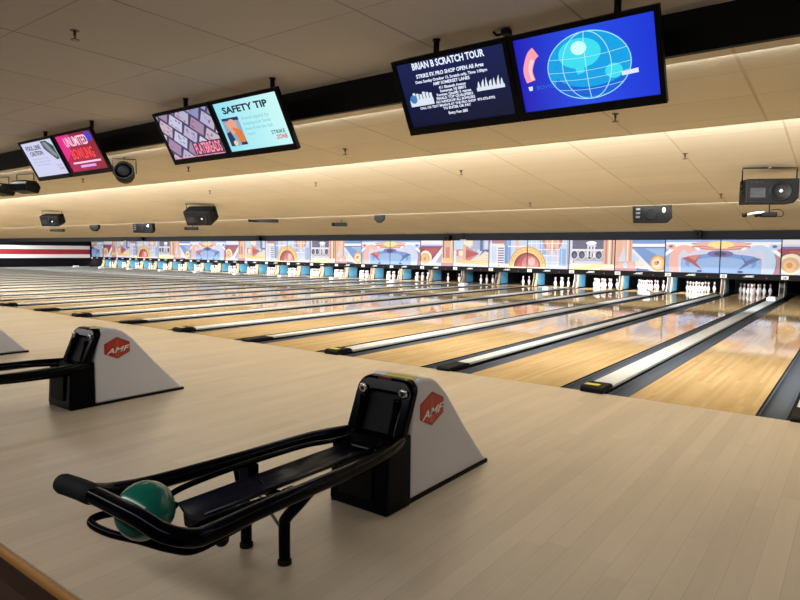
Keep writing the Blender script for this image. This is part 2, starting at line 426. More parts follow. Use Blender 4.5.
def crab(arm, edge, shade):     # right half: u = 0 is the centre of the figure
    it = [(rect(0, 1, 0, 1), 'lav'), (rect(0, 1, .93, 1), 'sky'), (rect(0, 1, .86, .93), 'wht'), (ell(0, .82, .62, .13), 'rose'), (ell(0, .84, .5, .11), 'pink'), (ell(0, .85, .22, .11), 'yel'),
          (rect(0, .7, .0, .42), 'sky'), (ell(0, .30, .62, .30), 'blue'), (ell(0, .22, .55, .26), 'sky'), (ell(0, .58, .22, .10), 'purple'), (ell(0, .58, .1, .06), 'navy'),
          ([(1, 0), (1, .75), (.82, .62), (.86, 0)], 'mauve' if arm == 'lblue' else 'sky'),
          ([(.34, .56), (.70, .44), (.52, .30), (.3, .08), (.42, .30)], shade), ([(.34, .56), (.60, .50), (.44, .36)], edge)]
    for q in band([(.50, .62), (.60, .76), (.76, .72), (.84, .45), (.84, .2), (.80, -.05)], (.16, .17)): it.append((q, arm))
    for q in band([(.36, .70), (.56, .86), (.78, .84), (.94, .62), (1.04, .52)], (.06, .09)): it.append((q, 'wht'))
    for q in band([(.12, .76), (.30, .80), (.5, .79)], (.02, .05)): it.append((q, 'rose'))
    it += [(ell(.88, .78, .07, .08), 'lblue' if arm == 'lblue' else 'pink'), (ell(.9, .80, .04, .04), 'dblue' if arm == 'lblue' else 'red'), (ell(.35, .05, .05, .03), 'navy')]
    return it
def ball_half(cx):
    it = [(ell(cx, .02, .47, .76), 'orange'), (ell(cx, .02, .45, .73), 'gold')]
    for k in range(24):
        a = PI*k/23
        it.append((ell(cx+.405*math.cos(a), .02+.655*math.sin(a), .012, .02, 6), 'yel' if k % 2 else 'orange'))
    it += [(ell(cx, .02, .36, .58), 'yel'), (ell(cx, .02, .335, .54), 'dred'), (ell(cx+.04, .06, .29, .46), 'red'), (ell(cx+.08, .14, .2, .30), 'rose'), (ell(cx+.11, .24, .09, .14), 'hi'),
           (rect(cx-.5, cx+.5, 0, .045), 'cream')]
    return it
def art(t):
    if t == 0: return crab('lblue', 'blue', 'dblue')
    if t == 1: return mir(crab('pink', 'rose', 'red'))
    if t == 2:
        it = [(rect(0, 1, 0, 1), 'lav'), (rect(.32, 1, .88, 1), 'blue'), (rect(.32, 1, .78, .88), 'wht'), (rect(.32, 1, .72, .78), 'purple'), ([(.36, .74), (1, .74), (1, .05), (.8, .05)], 'blue'), ([(.6, .74), (1, .74), (1, .4)], 'sky'),
              ([(.36, .70), (.56, .42), (.8, .05), (.3, .05)], 'pale'), ([(.36, .62), (.5, .4), (.44, .1), (.34, .1)], 'lblue'), (rect(0, .35, .3, 1), 'pink'), (rect(.02, .14, .45, 1), 'tan'), ([(.06, .3), (.18, .8), (.22, .3)], 'lav'),
              (rect(.21, .35, .32, 1), 'tan'), (rect(.24, .27, .32, 1), 'cream'), (rect(.30, .32, .32, 1), 'rose'), (rect(0, .42, .08, .30), 'tan'), (rect(.06, .4, .12, .26), 'pink'), (ell(.22, .18, .05, .10), 'lblue'),
              (rect(0, .7, 0, .08), 'mauve'), ([(.45, .1), (.8, .0), (.45, 0)], 'dblue'), ([(.42, .36), (.6, .2), (.6, .1), (.42, .2)], 'cream')]
        it += [(ell(.88, .27, .16, .25), 'orange'), (ell(.87, .27, .13, .21), 'gold'), (ell(.86, .27, .09, .14), 'cream'), (ell(.85, .27, .05, .07), 'orange'), (ell(.88, .3, .02, .04), 'dred')]
        return it
    if t == 3:
        it = [(rect(0, 1, 0, 1), 'dgrey'), (rect(0, .06, 0, 1), 'lav'), (rect(.06, .8, .28, .68), 'grey'), (rect(.06, .8, .64, .70), 'pale'), (rect(.1, .86, .22, .30), 'lav')]
        for cx in (.11, .28, .46, .66): it += [(ell(cx, .50, .085, .16), 'pale'), (ell(cx, .50, .07, .135), 'navy'), (ell(cx+.01, .47, .04, .08), 'dgrey')]
        for cx in (.40, .47, .54): it.append((rect(cx, cx+.035, .42, .88), 'pale'))
        it += [(ell(.49, .9, .12, .07), 'wht'), (rect(.42, .6, .78, .83), 'lav')]
        it += [(rect(0, .8, 0, .22), 'cream'), ([(0, .02), (.8, .22), (.8, .12), (.3, 0)], 'yel'), (rect(.76, 1, 0, 1), 'tan'), (rect(.80, .84, .2, 1), 'rose'), (rect(.87, .91, .2, 1), 'cream'), (rect(.94, .96, .2, 1), 'dred'),
               (rect(.76, 1, .04, .2), 'cream'), (rect(.7, 1, 0, .05), 'pink'), ([(0, .25), (.08, .35), (.08, .2)], 'wht')]
        return it
    if t == 4:
        it = [(rect(0, 1, 0, 1), 'lblue'), (rect(.62, .96, 0, .5), 'lav'), (rect(.3, .5, .5, 1), 'sky'), (ell(.6, .98, .24, .36), 'rose'), (ell(.6, .98, .18, .26), 'tan'), (rect(.58, .62, .5, 1), 'cream'), (rect(.5, .54, .5, .9), 'pink'), (rect(.68, .72, .5, .9), 'pink')]
        for k in range(7): it.append((rect(.08+k*.13, .095+k*.13, 0, 1), 'pale'))
        for k in range(4): it.append((rect(0, 1, .22+k*.22, .245+k*.22), 'wht'))
        it += [(rect(.78, .94, .1, .7), 'sky'), (rect(.82, .84, .1, .7), 'lblue'), (rect(.96, 1, 0, 1), 'grey')]
        return it+ball_half(0)
    if t == 5:
        it = [(rect(0, 1, 0, 1), 'sky'), (rect(.55, 1, .3, 1), 'lblue')]
        for k in range(6): it.append((rect(.44+k*.1, .475+k*.1, .3, 1), 'blue' if k < 2 else 'lav'))
        it += [(rect(.70, .78, .5, 1), 'pink'), (rect(.05, .44, .84, 1), 'mauve'), (rect(.1, .4, .80, .88), 'cream'), (rect(.1, .42, 0, .8), 'pale'), (rect(.1, .2, 0, .8), 'lav'), (rect(0, .1, 0, .9), 'lblue'), (rect(.04, .06, 0, 1), 'wht')]
        for k in range(8): it.append((rect(.24, .40, .06+k*.09, .10+k*.09), 'dgrey'))
        it += [(rect(.42, .5, .1, .8), 'blue'), (rect(.5, 1, .76, .80), 'wht'), (rect(.3, .6, 0, .14), 'cream')]
        return it+ball_half(1)
    if t == 6:
        it = [(rect(0, 1, 0, 1), 'lblue'), (rect(.5, 1, .66, 1), 'grey'), (rect(.62, .68, .5, 1), 'sky'), (rect(.76, .84, .6, 1), 'dblue'), (rect(.3, .55, .8, 1), 'cream'), (rect(.88, .98, .5, 1), 'lav'),
              (rect(.08, .38, .4, .66), 'rose'), (rect(.14, .34, .3, .62), 'pink'), (ell(.22, .5, .07, .11), 'cream'), ([(.3, .84), (.74, .50), (.36, .12)], 'rose'), ([(.3, .68), (.74, .50), (.34, .3)], 'red'), (rect(.27, .36, .1, .84), 'tan'),
              ([(.5, .24), (1, .62), (1, .1)], 'cream'), ([(.74, .4), (.9, .6), (1, .55), (1, .66), (.86, .66)], 'dgrey')]
        for k in range(5): it.append(([(.5, .24), (1, .12+k*.11), (1, .14+k*.11)], 'tan'))
        it += [([(0, .30), (0, .14), (1, .06), (1, .20), (.4, .24)], 'gold'), ([(0, .22), (1, .12), (1, .16)], 'yel'), (rect(0, 1, 0, .07), 'lav'), (rect(0, .08, 0, .6), 'pale')]
        return it
    it = [(rect(0, 1, 0, 1), 'lav'), (rect(0, .7, .86, 1), 'pale'), (rect(0, .7, .74, .80), 'purple'), ([(0, .74), (.66, .74), (.34, .2), (0, .2)], 'dred'), ([(.1, .68), (.6, .70), (.36, .34)], 'red'),
          (ell(.15, .30, .2, .30), 'cream'), (ell(.14, .28, .15, .22), 'tan'), (ell(.13, .27, .10, .15), 'gold'), (ell(.13, .27, .05, .08), 'orange'), ([(.28, .0), (.66, .74), (.68, .5), (.5, 0)], 'pale'), ([(.46, .1), (.66, .5), (.66, .1)], 'grey'),
          (rect(.3, .66, 0, .1), 'lblue'), (rect(.68, 1, .15, 1), 'tan'), (rect(.78, .90, .3, .74), 'rose'), (rect(.70, .73, .1, 1), 'dred'), (rect(.93, .95, .1, 1), 'cream'), (rect(.68, 1, .13, .32), 'gold'), (rect(.64, 1, 0, .13), 'mauve')]
    return it
def panel_mesh(t):
    m = MB().box(-W_/2, W_/2, .003, .02, 0, H_, AI['lav'])
    for i, (p, c) in enumerate(art(t)):
        q = clip([(x, y) for x, y in p], 0, 1, 0, 1)
        if len(q) < 3: continue
        yy = .003-.0004*(i+1)
        # ear clipping is left to blender: one n-gon each
        m.add([((x-.5)*W_, yy, y*H_) for x, y in q], [tuple(range(len(q)))], AI[c])
    return m
DESC = {0: 'blue clawed arm and half a yellow fan', 1: 'pink clawed arm and half a yellow fan', 2: 'tan column, blue sky and an orange disc', 3: 'grey building with round dark windows',
        4: 'right half of a big red ball', 5: 'striped tower and left half-ball', 6: 'red arrow over a yellow ray', 7: 'dark red shape and orange disc'}
protos = {}
def mask_unit(t, n):
    name = 'masking_unit'
    d = empty(name, (0, 0, 0), '', 'mural panel', 'mural panels above the pins')
    panel_mesh(t).build('mural_panel', amats, d, loc=(0, 17.2, .755), fix=False)
    MB().box(-P/2+.001, P/2-.001, 17.21, 17.26, .56, 1.895).build('frame', blackm, d)
    MB().box(-P/2+.001, P/2-.001, 17.15, 17.21, .565, .748).build('lower_band', blackm, d)
    m = MB(); text_mb(m, 'AMF', 0, .655, .055, 0, shear=.5, width=.30, depth=17.143, bold=.02)
    m.add([(-.17, 17.144, .645), (.15, 17.144, .645), (.16, 17.144, .655), (-.16, 17.144, .655)], [(0, 1, 2, 3)])
    m.build('lettering', mat('letter_white', '#f4f4f4', .4), d, fix=False)
    MB().lathe([(.02, 0), (.02, .012), (.012, .02)], 12, 0, Matrix.Translation((.52, 17.15, .63)) @ Matrix.Rotation(PI/2, 4, 'X')).build('indicator_lamp', mat('lamp_red', '#c02020', .3), d)
    return d
for n in range(27, 0, -1):
    t = (26-n) % 8 if n <= 26 else None
    # panel between seam k=n-26 (left) and k+1 (right); first panel left of seam 0 is plate 25 -> type 0
    t = (25-n) % 8
    if t not in protos:
        o = mask_unit(t, n); protos[t] = o
    else: o = copy_tree(protos[t])
    o.location = ((n-26)*P+P/2, 0, 0)
    # number plate
    for c in kids(o):
        if c.name.startswith('number_plate'): bpy.data.objects.remove(c)
    o['label'] = 'mural panel with %s, above plate %d' % (DESC[t], n)
    protos[t] = o if t not in protos else protos[t]
units = sorted([o for o in bpy.data.objects if o.name.startswith('masking_unit')], key=lambda o: -o.location.x)
lw = MATS['letter_white']
for i, o in enumerate(units):
    n = 27-i
    x = -P/2+.14
    pl_ = MB().box(x-.10, x+.10, 17.14, 17.15, .60, .72).build('number_plate', mat('plate_white', '#e8e8e8', .4), o)
    m = MB(); text_mb(m, str(n), x, .622, .075, 0, depth=17.1385, bold=.02); m.build('number', blackm, pl_, fix=False)

# ------------------------------------------------------------------ ball returns
def ball_return(x0, label, ball=False):
    d = empty('ball_return', (x0, -3.4, 0), label, 'ball return', 'ball returns on the approach')
    Y = 3.4   # local y = world y + 3.4
    xl, xr = -.175, .19
    # white tapered hood with rounded shoulders
    top = [(.04+0, .02), (.04, .39), (.075, .60), (.105, .668), (.167, .682), (.25, .668), (.31, .640), (.41, .56), (.625, .314), (.915, .018)]
    hood = MB().prism(top, 0, xl, xr)
    hood.build('hood', whiteg, d, bevel=.022, segs=4)
    MB().box(xl+.006, xr-.002, .04, .925, .0, .022).build('base_plate', blackm, d)
    # black front housing
    hs = MB().prism([(-.175, .0), (-.185, .03), (-.165, .34), (-.10, .385), (.04, .395), (.04, .0)], 0, xl-.02, xr+.012)
    hs.build('front_housing', black, d, bevel=.012, segs=3)
    MB().prism([(-.188, .075), (-.176, .31), (-.186, .31), (-.198, .075)], 0, -.12, .11).build('kick_plate', blackm, d, bevel=.006)
    MB().lathe([(.014, 0), (.014, .02)], 10, 0, Matrix.Translation((xl-.01, -.165, 0))).build('levelling_foot', steel, d)
    # arch shaped collar with the dark mouth
    def arch(w, h0, h1, rr, n=8):
        p = [(-w, h0)]
        for k in range(n+1):
            a = PI-PI/2*k/n; p.append((-w+rr+rr*math.cos(a), h1-rr+rr*math.sin(a)))
        for k in range(n+1):
            a = PI/2-PI/2*k/n; p.append((w-rr+rr*math.cos(a), h1-rr+rr*math.sin(a)))
        p.append((w, h0)); return p
    o_, i_ = arch(.195, .375, .678, .075), arch(.130, .375, .60, .06)
    n = len(o_); vs = []; cx = .008
    def yy(z, t): return -.032+(z-.375)*.42+t
    for tt in (-.032, .032):
        for q in (o_, i_): vs += [(cx+a, yy(b, tt), b) for a, b in q]
    fs = []
    for k in range(n-1):
        fs += [(k, k+1, n+k+1, n+k), (2*n+k, 3*n+k, 3*n+k+1, 2*n+k+1), (k, 2*n+k, 2*n+k+1, k+1), (n+k, n+k+1, 3*n+k+1, 3*n+k)]
    fs += [(0, n, 3*n, 2*n), (n-1, 3*n-1, 4*n-1, 2*n-1)]
    MB().add(vs, fs).build('collar', black, d, bevel=.016, segs=3)
    m = MB().add([(cx+a, yy(b, .0), b) for a, b in arch(.17, .34, .64, .06)], [tuple(range(n))]); m.build('mouth', blackm, d)
    MB().box(-.045, .045, .055, .075, .665, .682).build('sticker_red', redk, d)
    ys = MB(); ys.add([(-.06, .108, .673), (.15, .108, .673), (.15, .165, .6845), (-.06, .165, .6845)], [(0, 1, 2, 3)])
    ys.build('warning_sticker', yellow, d, fix=False)
    for s in (-1, 1):
        M_ = Matrix.Translation((cx+(.142 if s > 0 else -.138), yy(.61, -.033), .61)) @ Matrix.Rotation(PI/2+.2, 4, 'X')
        b = MB().lathe([(.028, 0), (.030, .008), (.026, .016), (.014, .018), (.010, .010)], 16, 0, M_).build('bolt', chrome, d)
        MB().lathe([(.009, .004), (.009, .016)], 8, 0, M_).build('bolt_head', blackm, b)
    # padded cheeks inside the mouth
    for s in (-1, 1):
        MB().prism([(-.16, .36), (-.05, .40), (-.01, .52), (.0, .58), (.03, .58), (.03, .33), (-.10, .33)], 0, s*.118-.02, s*.118+.02).build('cheek', black, d, bevel=.01)
    # badge on the visible side: hexagon, pin and letters
    bx = xr+.0015; cy, cz, r = .250, .494, .088
    hexo = [(cy+a, cz+b) for a, b in ((0, .098), (.118, .045), (.118, -.045), (0, -.098), (-.118, -.045), (-.118, .045))]
    bd = MB().prism(hexo, 0, xr-.002, bx+.001)
    badge = bd.build('badge', redl, d)
    h2 = [(cy+(a-cy)*.97, cz+(b-cz)*.97) for a, b in hexo]; h3 = [(cy+(a-cy)*.93, cz+(b-cz)*.93) for a, b in hexo]
    ring = MB().add([(bx+.0016, a, b) for a, b in h2]+[(bx+.0016, a, b) for a, b in h3], [(k, (k+1) % 6, 6+(k+1) % 6, 6+k) for k in range(6)])
    ring.build('badge_rim', redk, badge, fix=False)
    pp = [(.0, 0), (.012, .0), (.017, .03), (.018, .05), (.012, .075), (.007, .095), (.009, .115), (.006, .13), (0, .132)]
    outl = [(a, b) for a, b in pp]+[(-a, b) for a, b in pp[::-1]]
    inn = [(a*.55, .004+b*.95) for a, b in pp]+[(-a*.55, .004+b*.95) for a, b in pp[::-1]]
    k_ = len(outl)
    MB().add([(bx+.002, cy+a, cz-.075+b*1.12) for a, b in outl]+[(bx+.002, cy+a, cz-.075+b*1.12) for a, b in inn], [(i, (i+1) % k_, k_+(i+1) % k_, k_+i) for i in range(k_)]).build('pin_emblem', gold, badge, fix=False)
    tm = MB(); text_mb(tm, 'AMF', 0, -.018, .046, 0, shear=.3, width=.215, depth=0, bold=.018)
    tm.v = [(bx+.0026, cy+v[0], cz-.022+v[2]+v[0]*.12) for v in tm.v]
    tm.build('lettering', mat('badge_letter_white', '#f0eceb', .4), badge, fix=False)
    # rails
    def T(name, pts, r, m=black, sm=6, re=True, par=d):
        return MB().tube([(x-.0+.02, y+Y, z) for x, y, z in pts], r, 16, 0, sm, round_end=re).build(name, m, par, fix=True)
    T('side_rail', [(.15, -3.42, .375), (.20, -3.56, .372), (.245, -3.87, .372), (.285, -4.28, .390), (.30, -4.56, .394), (.318, -4.74, .398), (.325, -4.83, .412), (.285, -4.905, .445), (.19, -4.934, .478),
                    (.057, -4.936, .482), (-.083, -4.934, .482), (-.219, -4.938, .482), (-.30, -4.947, .481)], .033)
    T('handle_grip', [(-.14, -4.935, .482), (-.219, -4.938, .482), (-.318, -4.948, .481)], .0395, rubber, 3)
    T('side_rail', [(-.16, -3.42, .375), (-.20, -3.50, .372), (-.235, -3.68, .378), (-.25, -3.90, .380), (-.25, -4.15, .385), (-.25, -4.60, .402), (-.235, -4.80, .43), (-.20, -4.90, .465)], .033)
    T('inner_rail', [(-.12, -3.50, .36), (-.14, -3.70, .373), (-.14, -3.88, .392), (-.14, -4.28, .400), (-.14, -4.56, .388), (-.13, -4.66, .36)], .013, black)
    T('inner_rail', [(.14, -3.50, .31), (.14, -3.96, .317), (.14, -4.38, .345), (.14, -4.60, .352), (.12, -4.70, .33)], .013, black)
    T('ball_stop_rail', [(-.13, -4.60, .33), (-.26, -4.70, .31), (-.35, -4.80, .295), (-.33, -4.845, .285), (-.20, -4.84, .28), (-.05, -4.80, .28), (.10, -4.775, .285), (.21, -4.74, .30), (.26, -4.62, .34), (.27, -4.50, .36)], .016)
    T('ball_stop_rail', [(-.12, -4.62, .30), (-.20, -4.76, .272), (-.05, -4.74, .268), (.07, -4.70, .27), (.16, -4.60, .29)], .012)
    # centre track, a shallow trough
    m = MB(); sec = [(-.115, .345), (-.10, .35), (-.06, .325), (-.02, .318), (.03, .325), (.065, .35), (.08, .345), (.03, .308), (-.02, .30), (-.06, .308)]
    m.prism([(a+.02, b) for a, b in sec], 1, -4.60+Y, -3.56+Y, 0, True); m.build('centre_track', navy, d)
    MB().prism([(a+.02, b) for a, b in [(-.11, .30), (-.10, .24), (.05, .24), (.07, .30)]], 1, -4.58+Y, -4.40+Y).build('track_support', blackm, d, bevel=.01)
    MB().tube([(.10, -4.54+Y, .262), (.17, -4.58+Y, .262)], .030, 16, 0, 0, round_end=True).build('end_roller', blackm, d)
    # cross bracket
    MB().tube([(-.23, -4.2+Y, .37), (-.12, -4.2+Y, .335), (.02, -4.2+Y, .29), (.14, -4.2+Y, .31), (.28, -4.2+Y, .37)], .022, 12, 0, 4).build('cross_bar', black, d)
    MB().box(-.155, -.085, -4.235+Y, -4.175+Y, .30, .395).build('bracket', black, d, bevel=.005)
    MB().box(.13, .18, -4.235+Y, -4.175+Y, .28, .345).build('bracket', black, d, bevel=.005)
    # legs
    for s, xt in ((1, .27), (-1, -.22)):
        lg = MB().tube([(s*.13+.02*0, -4.217+Y, .008), (s*.13, -4.217+Y, .17), (s*.14, -4.215+Y, .21), ((s*.13+xt)/2, -4.205+Y, .28), (xt, -4.19+Y, .365)], .026, 16, 0, 5).build('leg', black, d)
        MB().lathe([(.031, 0), (.031, .018), (.027, .022)], 16, 0, Matrix.Translation((s*.13, -4.217+Y, 0))).build('foot_cap', rubber, lg)
    MB().tube([(-.11, -4.2+Y, .30), (.13, -4.212+Y, .13)], .007, 8).build('brace', steel, d)
    return d
ball_return(-.02, 'nearest white and black ball return, a green ball waiting on its black rack')
ball_return(-3.42, 'middle white and black ball return, its rack cut off by the left edge')
ball_return(-6.90, 'farthest ball return, only its white sloping tail showing at the left edge')
b = MB(); 
prf = [(.108*math.sin(PI*k/20), -.108*math.cos(PI*k/20)) for k in range(1, 20)]
b.lathe(prf, 40); bo = b.build('bowling_ball', green, loc=(0.0, -4.806, .4135))
tag(bo, 'dark green glossy bowling ball resting on the nearest black rack', 'bowling ball')

# ------------------------------------------------------------------ televisions
def em(name, col, st=1.):
    return mat(name, '#000000', .3, emit=col, est=st)
E_white = em('screen_white', '#e8ecff', 1.); 
def gradient_em(name, c0, c1, axis='X', st=1., noise=0., c2=None):
    m = bpy.data.materials.new(name); m.use_nodes = True; nt = m.node_tree; b = nt.nodes['Principled BSDF']
    b.inputs['Base Color'].default_value = (0, 0, 0, 1); b.inputs['Roughness'].default_value = .25
    tc = N(nt, 'ShaderNodeTexCoord'); sp = N(nt, 'ShaderNodeSeparateXYZ'); nt.links.new(tc.outputs['Object'], sp.inputs[0])
    v = sp.outputs[0 if axis == 'X' else 2]
    f = math_(nt, 'ADD', math_(nt, 'DIVIDE', v, .96 if axis == 'X' else .55), .5 if axis == 'X' else 1.0)
    if noise:
        nz = N(nt, 'ShaderNodeTexNoise'); nz.inputs['Scale'].default_value = 3.; nt.links.new(tc.outputs['Object'], nz.inputs['Vector'])
        f = math_(nt, 'ADD', f, math_(nt, 'MULTIPLY', math_(nt, 'SUBTRACT', nz.outputs['Fac'], .5), noise))
    cr = N(nt, 'ShaderNodeValToRGB'); nt.links.new(f, cr.inputs[0])
    cr.color_ramp.elements[0].color = (*hx(c0), 1); cr.color_ramp.elements[1].color = (*hx(c1), 1)
    if c2: e = cr.color_ramp.elements.new(.5); e.color = (*hx(c2), 1)
    nt.links.new(cr.outputs[0], b.inputs['Emission Color']); b.inputs['Emission Strength'].default_value = st
    return m
TILT = math.radians(28.3)
def tv(xc, label, w=1.045, pole=0., zt=2.935, art_fn=None, ground=None):
    d = empty('television', (xc, -1.90, zt), label, 'television', 'ceiling-hung televisions', rot=(TILT, 0, 0))
    h = .62
    fr = MB().box(-w/2, w/2, -.0, .03, -h, 0)
    # bezel ring in front of the screen, body behind
    bz = MB()
    for a in ((-w/2, w/2, -.035, 0), (-w/2, w/2, -h, -h+.062)): bz.box(a[0], a[1], -.018, 0, a[2], a[3])
    for a in ((-w/2, -w/2+.036), (w/2-.036, w/2)): bz.box(a[0], a[1], -.018, 0, -h+.062, -.035)
    bz.build('bezel', blackp, d)
    fr.build('housing', blackp, d, bevel=.004)
    MB().prism([(.03, -.08), (.085, -.14), (.085, -h+.14), (.03, -h+.06)], 0, -w/2+.12, w/2-.12).build('back_cover', blackp, d, bevel=.01)
    sw, s0, s1 = w/2-.034, -h+.060, -.033
    sc = MB().add([(-sw, -.003, s0), (sw, -.003, s0), (sw, -.003, s1), (-sw, -.003, s1)], [(0, 1, 2, 3)]).build('screen', ground, d, fix=False)
    if art_fn:
        m = MB(); mats_ = []
        art_fn(m, mats_, sw*2, s0, s1); m.build('picture', mats_, sc, fix=False)
    # pole to the ceiling: vertical in the world, so counter-rotated
    L_ = (3.05-zt+.13)/1.0
    R_ = Matrix.Rotation(-TILT, 4, 'X')
    pm = MB(); base = Vector((pole, .030, -.03)); tp = base+(R_ @ Vector((0, 0, 3.05-(zt+(Matrix.Rotation(TILT, 4, 'X') @ base).z)-.002)))
    pm.tube([tuple(base), tuple(tp)], .024, 12); pm.build('ceiling_pole', blackp, d)
    M_ = Matrix.Translation(tp) @ R_
    MB().lathe([(.032, -.012), (.032, 0)], 14, 0, M_).build('ceiling_plate', blackp, d)
    return d
def R2(m, mi, x0, x1, z0, z1, y=-.005): m.add([(x0, y, z0), (x1, y, z0), (x1, y, z1), (x0, y, z1)], [(0, 1, 2, 3)], mi)
def Q2(m, mi, pts, y=-.005): m.add([(a, y, b) for a, b in pts], [tuple(range(len(pts)))], mi)

def pic_tour(m, ms, w, z0, z1):
    ms += [em('tv_letter', '#e6ecff', 1.1), em('tv_logo_blue', '#3f7fc0'), em('tv_logo_white', '#dfe8f4')]
    L = [('BRIAN B SCRATCH TOUR', .052, .66, -.095), ('STRIKE FX PRO SHOP OPEN All Ages', .030, .62, -.165), ('Date: Sunday October 13, Scratch only, Time: 1:00pm', .022, .66, -.205), ('AMF SOMERSET LANES', .024, .34, -.240),
         ('411 Elizabeth Avenue', .021, .25, -.275), ('Somerset, NJ 08873', .021, .24, -.303), ('Format: Qualify 5 games', .021, .32, -.331), ('FINALS: TOP QUALIFIERS', .021, .34, -.359), ('NO HANDICAP ALL BOWLERS', .021, .36, -.387),
         ('CALL OR TEXT BRIAN B AT THE PRO SHOP  973-572-0792', .019, .70, -.415), ('TO ENTER OR PAY', .021, .26, -.443), ('Entry Fee: $85', .022, .18, -.485)]
    for s, h, ww, z in L: text_mb(m, s, -.01, z, h, 0, width=ww, depth=-.006, bold=.03)
    R2(m, 2, -.44, -.21, -.385, -.33); Q2(m, 1, [(a, b) for a, b in ell(-.40, -.325, .035, .035, 14)], -.0055)
    for k in range(6): R2(m, 2, -.40+k*.032, -.375+k*.032, -.36, -.275-.008*(k % 3))
    R2(m, 2, .20, .44, -.345, -.318)
    for k in range(7): Q2(m, 2, [(.21+k*.033, -.318), (.235+k*.033, -.318), (.228+k*.033+.01*(k % 2), -.27+.012*(k % 3)), (.218+k*.033, -.285)], -.0055)
def pic_globe(m, ms, w, z0, z1):
    ms += [em('globe_cyan', '#14a4e8', 1.), em('globe_light', '#3fe0f2', 1.), em('globe_line', '#b5ecff', 1.), em('globe_pink', '#ff9fb0', 1.05), em('globe_letter', '#e6e8ff', 1.), em('globe_deep', '#1a66da', 1.), em('globe_white', '#c8fff8', 1.1), em('globe_pale_pink', '#ffd0d8', 1.)]
    cx, cz, rx, rz = .03, -.295, .29, .225
    Q2(m, 5, ell(cx, cz, rx+.008, rz+.008, 44), -.0045); Q2(m, 0, ell(cx, cz+.005, rx, rz, 44), -.005)
    Q2(m, 5, [(a, b) for a, b in ell(cx, cz-.10, rx*.86, rz*.5, 30)], -.0052)
    Q2(m, 0, ell(cx+.02, cz-.02, rx*.9, rz*.55, 30), -.0054)
    Q2(m, 1, ell(cx-.05, cz+.09, .15, .10, 24), -.0056); Q2(m, 6, ell(cx-.05, cz+.125, .055, .045, 18), -.006); Q2(m, 1, ell(cx+.17, cz-.06, .06, .05, 14), -.0056)
    Q2(m, 1, [(cx-.10, cz+.02), (cx-.02, cz+.04), (cx-.03, cz-.04), (cx-.08, cz-.05)], -.0057)
    def arc(f, n=30, t=.0026):
        pts = [f(k/n) for k in range(n+1)]
        for i in range(n):
            a, b = pts[i], pts[i+1]; dx, dz = b[0]-a[0], b[1]-a[1]; l = math.hypot(dx, dz) or 1; nx, nz = -dz/l*t, dx/l*t
            Q2(m, 2, [(a[0]-nx, a[1]-nz), (b[0]-nx, b[1]-nz), (b[0]+nx, b[1]+nz), (a[0]+nx, a[1]+nz)], -.0065)
    arc(lambda t: (cx+rx*math.cos(2*PI*t), cz+rz*math.sin(2*PI*t)), 44)
    for k in (-.62, -.05, .55): arc(lambda t, k=k: (cx+rx*k*math.sin(PI*t), cz+rz*math.cos(PI*t)), 24)
    for k in (.35, -.05, -.30, -.62): arc(lambda t, k=k: (cx+rx*math.sqrt(1-k*k)*(2*t-1), cz+rz*k-.02*math.sin(PI*t)), 20, .0016)
    for q in band([(-.40, -.34), (-.41, -.26), (-.37, -.17), (-.33, -.14)], (.07, .075)): Q2(m, 3, q, -.006)
    for q in band([(-.385, -.33), (-.395, -.26), (-.365, -.19)], (.02, .03)): Q2(m, 7, q, -.0062)
    Q2(m, 4, [(-.43, -.375), (-.395, -.375), (-.40, -.405), (-.425, -.405)], -.006)
    text_mb(m, 'BOWL', -.30, -.405, .030, 5, width=.13, depth=-.007, bold=.02)
    Q2(m, 4, [(.25, -.372), (.36, -.362), (.36, -.392), (.25, -.398)], -.006)
def pic_flat(m, ms, w, z0, z1):
    cols = ['#b9b3cf', '#9fa3c4', '#c9b4c6', '#c7c9e3', '#a58aa8', '#8e93bd', '#d3cfe6']
    ms += [em('flatbread_%d' % i, c) for i, c in enumerate(cols)]
    ms += [em('flat_gap', '#3d3552'), em('flat_letter', '#ff8fa8', 1.05), em('flat_red', '#c23a52'), em('flat_spot', '#6d5f8e')]
    rnd = random.Random(3); hw = w/2
    ang = math.radians(-38); ca, sa = math.cos(ang), math.sin(ang)
    k = 0
    for i in range(-6, 7):
        for j in range(-5, 6):
            cxx, czz = i*.235+(j % 2)*.09, j*.165
            rr = [(cxx+a*.104, czz+b*.073) for a, b in ((-1, -1), (1, -.9), (.95, 1), (-.9, .9))]
            q = [(a*ca-b*sa, a*sa+b*ca+(z0+z1)/2) for a, b in rr]; q = clip(q, -hw+.002, hw-.002, z0+.002, z1-.002)
            if len(q) < 3: continue
            Q2(m, rnd.randrange(7), q, -.0045)
            for _ in range(8):
                ex, ez = cxx+rnd.uniform(-.075, .075), czz+rnd.uniform(-.05, .05)
                q = ell(ex, ez, .016, .009, 7); q = [(a*ca-b*sa, a*sa+b*ca+(z0+z1)/2) for a, b in q]; q = clip(q, -hw, hw, z0, z1)
                if len(q) >= 3: Q2(m, rnd.choice((10, 4, 5, 9)), q, -.005)
    R2(m, 7, -.05, hw-.02, z0+.015, z0+.165, -.0055)
    text_mb(m, 'FLATBREADS', .21, z0+.035, .12, 8, width=.47, depth=-.007, bold=.03)
    R2(m, 8, -hw+.02, hw-.02, z0+.006, z0+.012, -.006)
